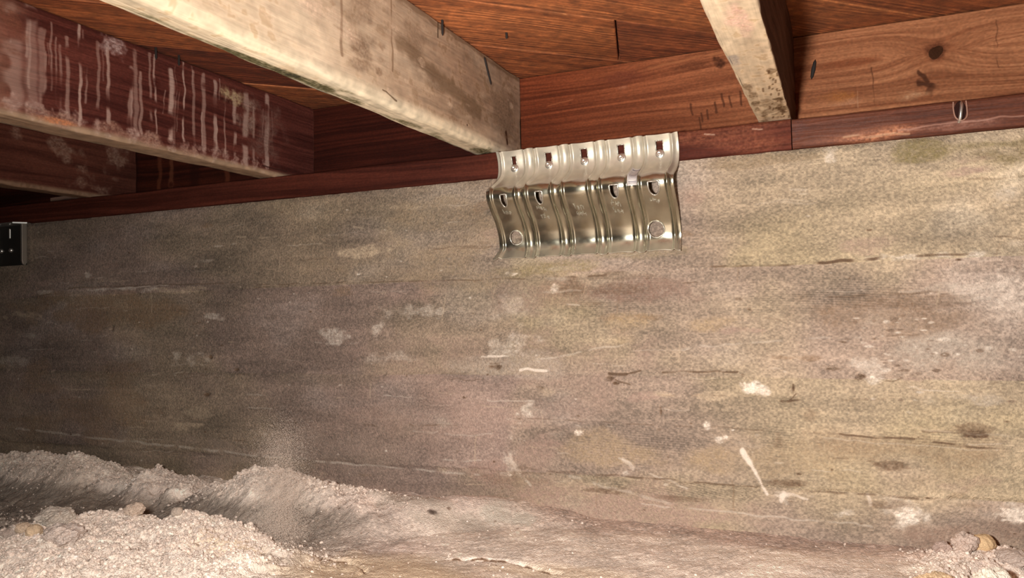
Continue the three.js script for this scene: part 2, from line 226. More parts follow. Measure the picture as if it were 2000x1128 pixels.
  for (const [name, x, z, w, d] of [['wall_left', ROOM.x0 - 0.075, zc, 0.15, zl], ['wall_right', ROOM.x1 + 0.075, zc, 0.15, zl], ['wall_front', (ROOM.x0 + ROOM.x1) / 2, ROOM.z1 + 0.075, ROOM.x1 - ROOM.x0 + 0.3, 0.15]]) {
    const g = new THREE.BoxGeometry(w, H, d); g.translate(x, H / 2 - 0.13, z);
    add(scene, name, g, plain, { kind: 'structure', label: 'concrete foundation wall closing the crawl space' });
  }
}

// ---------------------------------------------------------------- dirt floor
const crest = [[-2.3, 0.05], [-1.6, 0.052], [-1.39, 0.057], [-1.25, 0.058], [-1.18, 0.061], [-1.11, 0.047], [-1.065, 0.036], [-1.025, 0.054], [-0.98, 0.043], [-0.94, 0.038], [-0.88, 0.043], [-0.84, 0.055], [-0.79, 0.061], [-0.725, 0.055], [-0.65, 0.05], [-0.58, 0.044], [-0.47, 0.031], [-0.41, 0.02], [-0.3, 0.004], [0.9, 0.0]];
const crestAt = (x) => { for (let i = 1; i < crest.length; i++) if (x <= crest[i][0]) { const [a, b] = [crest[i - 1], crest[i]]; return lerp(a[1], b[1], (x - a[0]) / (b[0] - a[0])); } return 0; };
function rubbly(x, z) {                                 // how loose and lumpy the dirt lies there
  const ridge = Math.exp(-(((z - 0.1) / 0.06) ** 2)) * (1 - ss(x, -0.72, -0.5)), near = ss(z, 0.16, 0.3) * (1 - ss(x, -0.62, -0.48)), right = ss(x, 0.03, 0.1) * 0.8;
  return clamp(ridge + near + right + 0.18, 0, 1);
}
function groundHeight(x, z) {
  const zc = 0.104 * (1 - ss(x, -0.6, -0.42)) + 0.01, dz = z - zc, c = crestAt(x), R = rubbly(x, z);
  let h = 0.006 + (fbm(x * 5, z * 5, 3) - 0.5) * 0.012;
  const left = 1 - ss(x, -0.62, -0.5), cc = lerp(c, 0.047 + (c - 0.047) * 1.7 + (fbm(x * 42, z * 30, 3) - 0.5) * 0.018, left), back = 1 - 0.55 * ss(-dz, 0, 0.1);
  h = Math.max(h, cc * (dz < 0 ? back : 0.45 * Math.exp(-((dz / 0.045) ** 2)) + 0.55 * Math.exp(-((dz / 0.075) ** 2))) + (c > 0.01 ? 0.004 * (fbm(x * 16, z * 16, 2) - 0.5) : 0));
  const n0 = 0.12 * (1 - ss(x + (fbm(x * 9, 2, 2) - 0.5) * 0.1, -0.9, -0.76)) + (fbm(x * 22, z * 22 + 5, 3) - 0.5) * 0.09;
  h += 0.052 * ss(z - n0, 0.22, 0.34) * (1 - ss(x, -0.72, -0.5)) + 0.022 * ss(z, 0.2, 0.45) * (1 - ss(x, -0.5, -0.25)) * ss(x, -0.72, -0.5);
  h += 0.012 * ss(x, 0.05, 0.12) * ss(0.16 - z, 0, 0.1);
  const wx = x + (fbm(x * 60, z * 60 + 4, 2) - 0.5) * 0.014, wz = z + (fbm(x * 60 + 9, z * 60, 2) - 0.5) * 0.014;
  h += R * ((fbm(x * 24, z * 24, 3) - 0.5) * 0.018 + domes(wx * 34, wz * 34) * 0.008 + domes(wx * 85 + 7, wz * 85) * 0.004 + domes(x * 190, z * 190 + 3) * 0.002 - 0.008) + (fbm(x * 150, z * 150, 2) - 0.5) * 0.0014;
  for (const [ax, az, bx, bz] of cracks) { const d = segDist(x + (vn(x * 70, z * 70) - 0.5) * 0.012, z, ax, az, bx, bz); if (d < 0.006) h -= 0.004 * (1 - d / 0.006); }
  return h;
}
const cracks = [[-0.59, 0.285, -0.535, 0.28], [-0.535, 0.28, -0.5, 0.3], [-0.5, 0.3, -0.48, 0.33], [-0.44, 0.215, -0.4, 0.2], [-0.4, 0.2, -0.35, 0.2], [-0.35, 0.2, -0.3, 0.22]];
{
  const X0 = -1.75, X1 = 0.35, Z0 = -0.02, Z1 = 0.75;
  const p = new Paint(2048, 768, X0, Z0, X1, Z1);
  const col = [[234, 215, 198], [212, 189, 176], [224, 198, 164], [242, 228, 212], [146, 132, 119]];
  p.base((x, z, o) => {
    const n1 = fbm(x * 7 + 3, z * 7, 4), n2 = fbm(x * 30, z * 30, 3), n3 = fbm(x * 360, z * 360, 2), R = rubbly(x, z);
    const pink = ss(fbm(x * 5 + 40, z * 5, 3), 0.45, 0.65), dry = ss(n1, 0.5, 0.7) * R, hollowTone = ss(z + (fbm(x * 16 + 90, z * 16, 3) - 0.5) * 0.09, 0.125, 0.165) * (1 - ss(groundHeight(x, z), 0.022, 0.042)) * (1 - ss(x, -0.66, -0.5)) * 0.85;  // last mask: greyer where the ground dips into the hollow
    const foot = (1 - ss(z + (fbm(x * 20, z * 20, 3) - 0.5) * 0.1, 0.02, 0.09)) * ss(x, -0.45, -0.38), l = 1 + (n2 - 0.5) * 0.3 + (n3 - 0.5) * (0.32 + 0.2 * foot);
    for (let c = 0; c < 3; c++) { let v = col[0][c]; v = lerp(v, col[1][c], pink * 0.75 * (1 - 0.5 * R)); v = lerp(v, col[3][c], dry * 0.6); v = lerp(v, col[4][c], hollowTone); v = lerp(v, [184, 160, 146][c], foot * 0.7); o[c] = v * l; }
  });
  p.blob(-0.45, 0.32, 0.17, 0.1, col[2], 0.85, 0.7, 12, 2).blob(-0.62, 0.36, 0.1, 0.05, col[2], 0.7, 0.7, 14, 2).blob(-0.3, 0.22, 0.1, 0.03, col[2], 0.5, 0.8, 14, 2);
  p.blob(-0.85, 0.46, 0.08, 0.05, [238, 226, 210], 0.8, 0.9, 20).blob(-0.44, 0.06, 0.06, 0.03, [206, 196, 180], 0.8, 1, 40).blob(-0.55, 0.09, 0.12, 0.04, [176, 162, 146], 0.6, 1, 30).blob(-1.1, 0.17, 0.25, 0.05, [136, 116, 98], 0.3, 1, 24);
  p.blob(-0.52, 0.105, 0.008, 0.006, [70, 56, 48], 0.9, 0.5, 100);
  for (const [ax, az, bx, bz] of cracks) p.line(ax, az, bx, bz, 0.0018, [96, 66, 44], 0.8, 0.006);
  for (let i = 0; i < 1500; i++) { const x = ran(-1.5, 0.3), z = ran(0, 0.6), s = ran(0.0008, 0.003); p.blob(x, z, s, s, rnd() < 0.55 ? [236, 218, 196] : [120, 96, 80], ran(0.3, 0.8), 0.6, 300); }
  const mat = new THREE.MeshStandardMaterial({ name: 'dry dirt', map: p.texture(), roughness: 1, bumpMap: repeated(gritBump, 11, 4), bumpScale: 0.0018 });
  mat.side = THREE.DoubleSide;
  const xs = uneven(-1.56, 0.3, 0.0024, ROOM.x0, ROOM.x1, 0.05), zs = uneven(-0.012, 0.6, 0.0024, -0.012, ROOM.z1, 0.05).slice().reverse();
  const g = gridGeometry(xs.length - 1, zs.length - 1, (i, j) => { const x = xs[i], z = zs[j]; return [x, groundHeight(x, z), z, (x - X0) / (X1 - X0), (z - Z0) / (Z1 - Z0)]; });
  const slab = new THREE.BoxGeometry(ROOM.x1 - ROOM.x0, 0.1, ROOM.z1 + 0.012); slab.translate((ROOM.x0 + ROOM.x1) / 2, -0.09, (ROOM.z1 - 0.012) / 2);
  add(scene, 'floor', mergeGeometries([g, slab]), mat, { kind: 'structure', label: 'pale dusty dirt floor heaped into crumbly ridges along the wall' });
}

// ---------------------------------------------------------------- timber materials
const P_OF = (h, w) => 2 * (h + w);
function timber(name, L, h, w, W, H, base, marks, opts = {}) {
  const P = P_OF(h, w), p = new Paint(W, H, 0, 0, L, P); p.grit = true;
  p.base(base);
  marks?.(p, w);
  return new THREE.MeshPhysicalMaterial({ name, map: p.texture(), roughness: opts.rough ?? 0.8, specularIntensity: opts.spec ?? 0.22, bumpMap: repeated(grainBump, L / 0.35, P / 0.18), bumpScale: opts.bump ?? 0.0007 });
}
// reddish softwood grain
const redGrain = (c0, c1, seed, f = 260, warp = 0.05) => (x, v, o) => {
  const y = v + fbm(x * 1.6 + seed, v * 6 + seed, 3) * warp, ring = clamp((fbm(x * 2.6 + seed, y * f * 1.3 + fbm(x * 4, y * 40, 2) * 2.4, 3) - 0.5) * 2.6 + 0.5, 0, 1), fib = fbm(x * 12 + seed, v * 600, 2), mot = fbm(x * 7 + seed * 2, v * 16, 4);
  const t = clamp(ring * 0.62 + fib * 0.4 + (mot - 0.5) * 0.8 - 0.02, 0, 1), s = 1 + (vn(x * 420, v * 700) - 0.5) * 0.18;
  for (let i = 0; i < 3; i++) o[i] = lerp(c1[i], c0[i], t) * s;
};

// ================================================================ THE TIMBERS
const SILL_LABELS = 1;
{
  // mudsill: two lengths that meet under the right-hand joist
  const h = SILL_TOP - SILL_BOTTOM, w = 0.14, j = -0.054;
  const L1 = j - ROOM.x0, L2 = ROOM.x1 - j;
  const m1 = timber('dark mudsill', L1, h, w, 2048, 320, redGrain([94, 46, 34], [56, 24, 17], 3.1, 160), (p) => {
    p.blob(1.9, 0.16, 0.12, 0.03, [92, 46, 32], 0.5, 1, 30, 4); p.blob(2.16, 0.16, 0.12, 0.03, [128, 76, 54], 0.6, 1, 30, 4);
    for (const x of [1.99, 2.06, 2.14, 2.2]) p.line(x, 0.172, x + 0.012, 0.17, 0.0016, [190, 160, 140], 0.6, 0.002);
  }, { rough: 0.7 });
  const a = thing('mudsill', 'long dark red-brown wooden mudsill on top of the concrete wall, left of the right-hand joist', 'beam', [ROOM.x0, SILL_BOTTOM, -w]);
  add(a, 'plank', beamGeometry(L1 - 0.001, h, w, 0.004, 0.003, 4, 0.006), m1);
  const m2 = timber('waxy mudsill', L2, h, w, 1536, 480, redGrain([106, 60, 42], [70, 36, 25], 7.7, 150), (p) => {
    p.blob(0.09, 0.15, 0.07, 0.011, [176, 118, 86], 0.8, 1, 40, 4); p.blob(0.06, 0.16, 0.05, 0.012, [96, 58, 44], 0.5, 1, 40, 4); p.blob(0.01, 0.16, 0.012, 0.03, [86, 52, 44], 0.6, 1, 60);  // first blob is a highlight painted into the wood colour
    p.blob(0.18, 0.148, 0.05, 0.006, [150, 108, 92], 0.5, 1, 50, 4);
    p.line(0.12, 0.15, 0.25, 0.153, 0.0016, [190, 150, 134], 0.45, 0.003); p.line(0.06, 0.147, 0.13, 0.146, 0.002, [200, 164, 130], 0.5, 0.004, 0.3);
    p.blob(0.184, 0.165, 0.006, 0.011, [60, 34, 30], 0.75, 0.5, 90);  // shade of the nail pocket painted into the sill colour
  }, { rough: 0.6, spec: 0.4 });
  const b = thing('mudsill_001', 'shinier red-brown wooden mudsill on the wall, right of the right-hand joist, with a bent nail', 'beam', [j, SILL_BOTTOM, -w]);
  add(b, 'plank', beamGeometry(L2, h, w, 0.004, 0.003, 9, 0.007), m2);
}
{
  // rim boards standing on the mudsill behind the joist ends
  const h = JOIST_TOP - SILL_TOP - 0.0015, w = 0.038, j = -0.875, L1 = j - ROOM.x0, L2 = ROOM.x1 - j, y = SILL_TOP + 0.0008, z = RIM_FRONT - w;
  const m1 = timber('dark rim board', L1, h, w, 1536, 384, redGrain([80, 34, 22], [44, 17, 10], 2.2, 120), (p) => {
    for (const [x, ww, c] of [[0.92, 0.012, [116, 54, 32]], [1.0, 0.02, [40, 16, 10]], [1.07, 0.008, [120, 66, 44]], [1.1, 0.006, [130, 78, 54]], [1.16, 0.016, [44, 18, 12]], [1.24, 0.008, [116, 62, 40]], [1.33, 0.01, [100, 50, 32]]]) p.line(x, 0.04, x + 0.005, 0.17, ww, c, 0.6, 0.006, 0.2);
  });
  add(thing('rim_board', 'dark streaked red-brown rim board behind the far left joists, above the mudsill', 'beam', [ROOM.x0, y, z]), 'plank', beamGeometry(L1 - 0.001, h, w, 0.002, 0.001, 6), m1);
  // along this board x = 0.875 + world x, v = w + height
  const m2 = timber('red rim board', L2, h, w, 2048, 512, (x, v, o) => {
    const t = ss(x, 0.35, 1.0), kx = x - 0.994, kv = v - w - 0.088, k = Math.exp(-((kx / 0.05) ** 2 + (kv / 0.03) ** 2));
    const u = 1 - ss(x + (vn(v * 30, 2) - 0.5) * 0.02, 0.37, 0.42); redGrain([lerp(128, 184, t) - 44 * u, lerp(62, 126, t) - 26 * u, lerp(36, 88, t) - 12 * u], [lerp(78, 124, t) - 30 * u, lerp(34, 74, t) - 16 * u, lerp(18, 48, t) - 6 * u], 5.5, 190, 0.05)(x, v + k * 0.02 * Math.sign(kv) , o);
  }, (p, ww) => {
    const D = [66, 36, 22];
    p.blob(0.994, ww + 0.088, 0.034, 0.024, [120, 70, 44], 0.8, 0.5, 60, 2).blob(0.994, ww + 0.088, 0.016, 0.016, [88, 48, 30], 0.95, 0.5, 90);
    p.line(0.975, ww + 0.063, 0.983, ww + 0.053, 0.004, D, 0.8, 0.007, 0.35).line(0.973, ww + 0.05, 0.996, ww + 0.045, 0.005, D, 0.85, 0.007, 0.35).line(0.99, ww + 0.046, 0.985, ww + 0.03, 0.005, D, 0.85, 0.007, 0.35);
    p.blob(0.72, ww + 0.115, 0.012, 0.01, D, 0.8, 0.8, 80).blob(0.69, ww + 0.117, 0.03, 0.008, [84, 46, 28], 0.5, 1, 70, 3);
    for (const [x, y0, y1] of [[0.682, 0.045, 0.06], [0.696, 0.034, 0.046], [0.704, 0.036, 0.05], [0.715, 0.044, 0.06], [0.725, 0.05, 0.07], [0.735, 0.048, 0.064], [0.75, 0.05, 0.07], [0.693, 0.022, 0.04]]) p.line(x, ww + y0, x - 0.002, ww + y1, 0.002, D, 0.65, 0.003);
    p.line(0.921, ww + 0.03, 0.919, ww + 0.08, 0.001, D, 0.5, 0.003, 0.35).line(1.06, ww + 0.06, 1.066, ww + 0.12, 0.0011, D, 0.4, 0.006, 0.4).line(0.9, ww + 0.028, 0.9, ww + 0.05, 0.001, [180, 140, 110], 0.4, 0.002);
    p.blob(0.88, ww + 0.045, 0.03, 0.012, [158, 98, 50], 0.6, 0.8, 40, 2).blob(0.96, ww + 0.035, 0.03, 0.012, [186, 150, 116], 0.55, 1, 50, 3).blob(0.87, ww + 0.035, 0.05, 0.012, [178, 132, 104], 0.45, 1, 50, 3);
    p.blob(0.9, ww + 0.09, 0.04, 0.008, [120, 64, 38], 0.5, 1, 50, 4).blob(0.58, ww + 0.113, 0.05, 0.014, [96, 48, 34], 0.55, 0.8, 50, 3).blob(0.58, ww + 0.098, 0.012, 0.004, [172, 118, 92], 0.5, 1, 70, 2);
    p.line(0.46, ww + 0.085, 0.5, ww + 0.09, 0.0016, [160, 96, 62], 0.5, 0.002).blob(0.495, ww + 0.085, 0.006, 0.003, [60, 30, 18], 0.5, 0.8, 90);
    p.line(0.62, ww + 0.122, 0.72, ww + 0.13, 0.003, [158, 100, 64], 0.5, 0.004, 0.3);
  }, { rough: 0.75 });
  const b = thing('rim_board_001', 'brown rim board with a round dark knot, behind the pale joists', 'beam', [j, y, z]);
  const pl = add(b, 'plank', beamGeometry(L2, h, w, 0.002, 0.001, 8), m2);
  const kg = new THREE.LatheGeometry([[0, 0.0016], [0.003, 0.0018], [0.0045, 0.0009], [0.007, 0.0012], [0.0085, 0.0004], [0.0105, 0]].map(([x, y]) => new THREE.Vector2(x, y)), 36);
  kg.rotateX(Math.PI / 2); { const q = kg.attributes.position; for (let i = 0; i < q.count; i++) { const an = Math.atan2(q.getY(i), q.getX(i)), s = 1 + 0.16 * Math.sin(an * 2 + 0.6) + 0.06 * Math.sin(an * 3); q.setXY(i, q.getX(i) * s * 0.72, q.getY(i) * s * 0.84); } kg.computeVertexNormals(); }
  const knot = add(b, 'knot', kg, new THREE.MeshPhysicalMaterial({ name: 'dark knot', color: new THREE.Color(0.1, 0.04, 0.02), roughness: 1, specularIntensity: 0.1, bumpMap: repeated(gritBump, 1, 1), bumpScale: 0.001 }), { label: 'round dark brown knot' });
  knot.position.set(0.994, 0.088, w + 0.0003);
}

// joists: local x runs from the near end to the wall
const JL = 1.7 - 0.03 - RIM_FRONT, JH = JOIST_TOP - SILL_TOP - 0.001, JZ0 = 1.67;
const along = (z) => JZ0 - z;                            // place on the joist of a point at that distance from the wall
function joist(name, label, x, w, mat, seed, rb, group) {
  const t = thing(name, label, 'joist', [x, SILL_TOP + 0.0006, JZ0], 'floor joists');
  t.rotation.y = Math.PI / 2;
  const m = add(t, 'timber', beamGeometry(JL - 0.0015, JH, w, 0.003, 0.004, seed, rb, 180), mat);
  return t;
}
const paleGrain = (seed, c0, c1, c2) => (x, v, o) => {
  const m = fbm(x * 6 + seed, v * 18 + seed, 4), st = fbm(x * 10 + seed, v * 260, 3), sp = fbm(x * 90 + seed, v * 120, 3), t = clamp((m - 0.36) * 2.2, 0, 1), l = 1 + (st - 0.5) * 0.22 + (sp - 0.5) * 0.3;
  const k = ss(sp, 0.6, 0.75) * ss(m, 0.4, 0.6);
  for (let i = 0; i < 3; i++) o[i] = lerp(lerp(c0[i], c1[i], t), c2[i], k * 0.6) * l;
};
{
  const w = 0.035, MOLD = [84, 78, 52], GRY = [120, 98, 78];
  const mat = timber('pale weathered joist', JL, JH, w, 2048, 512, (x, v, o) => {
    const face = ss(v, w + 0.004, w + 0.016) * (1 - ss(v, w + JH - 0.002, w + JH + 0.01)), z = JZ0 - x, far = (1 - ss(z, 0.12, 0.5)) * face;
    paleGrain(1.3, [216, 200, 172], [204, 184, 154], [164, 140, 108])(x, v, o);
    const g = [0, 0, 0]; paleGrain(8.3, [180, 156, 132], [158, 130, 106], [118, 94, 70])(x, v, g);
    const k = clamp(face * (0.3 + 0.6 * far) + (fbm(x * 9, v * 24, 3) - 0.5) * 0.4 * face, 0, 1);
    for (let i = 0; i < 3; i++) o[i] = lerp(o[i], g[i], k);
  }, (p) => {
    // the mouldy lower left arris and stains on the underside
    for (const [z, v, rx, rv, a] of [[0.53, 0.008, 0.06, 0.006, 0.8], [0.47, 0.009, 0.05, 0.006, 0.9], [0.44, 0.009, 0.04, 0.009, 1], [0.4, 0.013, 0.03, 0.008, 0.9], [0.37, 0.01, 0.03, 0.007, 0.8], [0.33, 0.009, 0.05, 0.007, 0.7], [0.25, 0.008, 0.05, 0.006, 0.5], [0.18, 0.012, 0.04, 0.006, 0.6], [0.12, 0.008, 0.06, 0.01, 0.5], [0.02, 0.02, 0.03, 0.012, 0.8], [0.36, 0.026, 0.03, 0.006, 0.5], [0.3, 0.02, 0.05, 0.004, 0.5]]) p.blob(along(z), v, rx, rv, MOLD, a, 1.2, 70, 2.5);
    p.blob(along(0.43), 0.01, 0.018, 0.006, [58, 54, 40], 0.85, 1, 110);
    // the side: a light seam with dark lips, a slanting dark band and rough patches
    p.line(along(0.283), w + 0.03, along(0.283), w + JH, 0.004, [186, 162, 136], 0.7, 0.002).line(along(0.279), w + 0.04, along(0.28), w + JH, 0.0024, [112, 86, 62], 0.55, 0.004, 0.4).line(along(0.376), w + 0.03, along(0.377), w + JH, 0.003, [122, 96, 74], 0.6, 0.003, 0.2);
    p.line(along(0.26), w + 0.075, along(0.05), w + 0.045, 0.014, [104, 82, 60], 0.55, 0.008).line(along(0.28), w + 0.1, along(0.1), w + 0.09, 0.006, [190, 166, 140], 0.35, 0.006, 0.3);
    for (const [z, v, rx, rv, a] of [[0.33, 0.045, 0.03, 0.02, 0.5], [0.3, 0.03, 0.05, 0.012, 0.4], [0.18, 0.05, 0.06, 0.02, 0.35], [0.08, 0.04, 0.06, 0.02, 0.45], [-0.04, 0.08, 0.05, 0.05, 0.6], [0.24, 0.09, 0.05, 0.02, 0.35], [0.34, 0.09, 0.03, 0.03, 0.35]]) p.blob(along(z), w + v, rx, rv, GRY, a, 1.3, 60, 2);
    p.line(along(-0.05), w + 0.02, along(-0.046), w + 0.034, 0.005, [66, 40, 26], 0.85, 0.003).blob(along(0.09), w + 0.018, 0.002, 0.002, [60, 40, 30], 0.8, 0.4, 200);
    p.line(along(0.305), w + 0.011, along(0.275), w + 0.006, 0.0012, [78, 58, 40], 0.7, 0.005);
    for (let i = 0; i < 90; i++) p.blob(along(ran(-0.08, 0.5)), w + ran(0.012, JH), ran(0.004, 0.016), ran(0.002, 0.006), i % 3 ? [132, 106, 82] : [206, 182, 156], ran(0.2, 0.5), 1.5, 120, 2);
    p.line(along(0.028), w + 0.13, along(0.006), w + 0.098, 0.0028, [52, 34, 24], 0.85, 0.002).line(along(0.167), w + JH, along(0.167), w + 0.115, 0.0018, [60, 42, 30], 0.8, 0.001);
    p.line(along(0.28), w + JH - 0.004, along(-0.1), w + JH - 0.004, 0.005, [106, 80, 58], 0.5, 0.004);
    p.blob(along(0.45), w + 0.07, 0.1, 0.03, [224, 196, 170], 0.5, 1, 30, 2);
  }, { bump: 0.0003 });
  joist('floor_joist', 'pale weathered joist with mouldy lower edge, ending above the metal plate', -0.497, w, mat, 2, 0.008);
}
{
  const w = 0.042;
  const mat = timber('pale mottled joist', JL, JH, w, 2048, 512, (x, v, o) => {
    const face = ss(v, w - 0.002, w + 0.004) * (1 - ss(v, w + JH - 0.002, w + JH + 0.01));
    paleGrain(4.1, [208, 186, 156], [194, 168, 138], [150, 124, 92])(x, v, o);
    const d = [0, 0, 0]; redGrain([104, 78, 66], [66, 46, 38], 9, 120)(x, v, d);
    for (let i = 0; i < 3; i++) o[i] = lerp(o[i], d[i], face);  // side face painted dark for the shade it stands in
  }, (p) => {
    for (const [z, v, rx, rv, a] of [[0.1, 0.034, 0.01, 0.005, 0.9], [0.085, 0.036, 0.006, 0.004, 0.8], [0.05, 0.034, 0.02, 0.006, 0.6], [0.03, 0.03, 0.02, 0.01, 0.5], [0.09, 0.008, 0.03, 0.005, 0.55], [0.15, 0.008, 0.05, 0.005, 0.45], [0.02, 0.01, 0.03, 0.006, 0.5], [0.21, 0.034, 0.02, 0.006, 0.4], [0.07, 0.02, 0.05, 0.014, 0.3]]) p.blob(along(z), v, rx, rv, [84, 62, 40], a, 1.4, 110, 2);
    p.blob(along(0.27), 0.006, 0.03, 0.006, [150, 138, 130], 0.6, 1, 60).blob(along(0.4), 0.024, 0.06, 0.01, [206, 164, 146], 0.6, 1, 50, 2).line(along(0.025), 0.002, along(0.02), 0.04, 0.0016, [214, 190, 140], 0.6, 0.002);
    for (let i = 0; i < 26; i++) { const z = ran(0, 0.22), v = ran(0.02, 0.04); p.line(along(z), v, along(z + ran(0.004, 0.014)), v + 0.001, 0.0016, [88, 62, 40], 0.6, 0.002); }
  });
  joist('floor_joist_001', 'pale mottled joist with shade painted on one side, on the sill right of the metal plate', -0.0955, w, mat, 5, 0.003);
}
{
  const w = 0.04;
  const drip = [[0.443, 0.014], [0.409, 0.005], [0.421, 0.009], [0.385, 0.002], [0.376, 0.003], [0.36, 0.0025], [0.336, 0.0028], [0.32, 0.0032], [0.276, 0.0048], [0.286, 0.0044], [0.268, 0.003], [0.253, 0.0026], [0.244, 0.002], [0.217, 0.0055], [0.194, 0.002], [0.175, 0.003], [0.156, 0.0045], [0.133, 0.0045], [0.114, 0.002], [0.092, 0.0045], [0.069, 0.007], [0.05, 0.003], [0.02, 0.006]];
  const mat = timber('dark dripped joist', JL, JH, w, 2048, 640, (x, v, o) => {
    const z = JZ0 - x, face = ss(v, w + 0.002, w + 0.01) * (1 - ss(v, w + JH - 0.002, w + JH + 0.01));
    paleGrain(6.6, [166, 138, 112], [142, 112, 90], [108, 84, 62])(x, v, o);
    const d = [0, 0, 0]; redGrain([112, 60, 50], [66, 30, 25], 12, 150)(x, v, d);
    const near = ss(z + (fbm(v * 60, x * 10, 2) - 0.5) * 0.03, 0.4, 0.52), n = [0, 0, 0]; paleGrain(3.6, [196, 154, 126], [170, 128, 102], [120, 80, 60])(x, v, n);  // near end painted lighter, as if lit from closer by
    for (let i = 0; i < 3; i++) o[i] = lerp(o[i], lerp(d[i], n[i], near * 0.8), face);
  }, (p) => {
    const C = [196, 168, 154];
    drip.forEach(([z, ww], i) => { const top = w + JH * (0.7 + 0.3 * h2(i, 3)), bot = w + JH * (0.04 + 0.12 * h2(i, 8)); p.line(along(z + 0.004 * (h2(i, 1) - 0.5)), top, along(z), bot, ww * 1.2, C, 0.45 + 0.4 * h2(i, 5), 0.0035, 0.36); p.blob(along(z), w + 0.012, ww + 0.006, 0.012, C, 0.4, 1.2, 120); });
    for (let i = 0; i < 26; i++) { const z = ran(0.0, 0.46), t = ran(0.5, 1), l = ran(0.02, 0.09); p.line(along(z), w + JH * t, along(z + 0.001), Math.max(w + 0.008, w + JH * t - l), ran(0.0012, 0.0022), C, ran(0.25, 0.6), 0.003, 0.38); }
    p.blob(along(0.31), w + 0.122, 0.02, 0.016, [176, 152, 146], 0.7, 1.2, 90).blob(along(0.1), w + 0.105, 0.03, 0.014, [170, 146, 112], 0.8, 1, 70).blob(along(0.06), w + 0.09, 0.03, 0.03, [150, 124, 110], 0.7, 1, 60).blob(along(0.02), w + 0.07, 0.05, 0.05, [120, 90, 80], 0.5, 1, 40);
    p.blob(along(0.3), w + 0.01, 0.2, 0.01, [158, 122, 104], 0.6, 1.2, 60, 2).blob(along(0.39), w + 0.006, 0.03, 0.004, [190, 120, 80], 0.7, 1, 60, 3);
    p.blob(along(0.45), w + 0.11, 0.03, 0.03, [126, 80, 62], 0.6, 1, 50).blob(along(0.245), w + 0.09, 0.012, 0.012, [58, 20, 16], 0.7, 0.8, 70);
    p.line(along(-0.03), w + 0.012, along(0.03), w + 0.01, 0.002, [60, 36, 30], 0.7, 0.003);
  });
  joist('floor_joist_002', 'dark red-brown joist streaked with whitish drips, left of the pale joist', -0.9, w, mat, 11, 0.003);
  const mat2 = timber('dark grimy joist', JL, JH, w, 1536, 384, (x, v, o) => {
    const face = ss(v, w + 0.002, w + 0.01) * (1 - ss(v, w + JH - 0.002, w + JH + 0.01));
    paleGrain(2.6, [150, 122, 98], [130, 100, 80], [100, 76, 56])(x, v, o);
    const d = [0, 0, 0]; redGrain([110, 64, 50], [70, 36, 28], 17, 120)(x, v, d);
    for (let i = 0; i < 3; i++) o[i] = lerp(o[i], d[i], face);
  }, (p) => {
    for (const [z, v, rx, rv] of [[0.02, 0.05, 0.03, 0.03], [0.06, 0.08, 0.03, 0.02], [-0.06, 0.08, 0.03, 0.05], [0.0, 0.02, 0.05, 0.012], [0.14, 0.09, 0.012, 0.02]]) p.blob(along(z), w + v, rx, rv, [156, 126, 108], 0.55, 1.2, 50);
  });
  joist('floor_joist_003', 'dim grimy joist at the far left, beyond the dripped joist', -1.33, w, mat2, 14, 0.003);
  const sh = new THREE.BoxGeometry(0.06, 0.006, 0.05, 6, 1, 4); { const q = sh.attributes.position; for (let i = 0; i < q.count; i++) q.setXYZ(i, q.getX(i) + (vn(q.getZ(i) * 90, 1) - 0.5) * 0.01, q.getY(i) + (q.getX(i) * 0.03), q.getZ(i)); sh.computeVertexNormals(); }
  const shim = add(scene, 'wooden_shim', sh, new THREE.MeshStandardMaterial({ name: 'pale splinter', color: new THREE.Color(0.3, 0.17, 0.12), roughness: 0.9, bumpMap: repeated(grainBump, 0.4, 0.4), bumpScale: 0.001 }), { label: 'small splintered wooden shim on the dark mudsill beside the far left joist', category: 'shim' });
  shim.position.set(-1.375, SILL_TOP + 0.0045, -0.026);
}

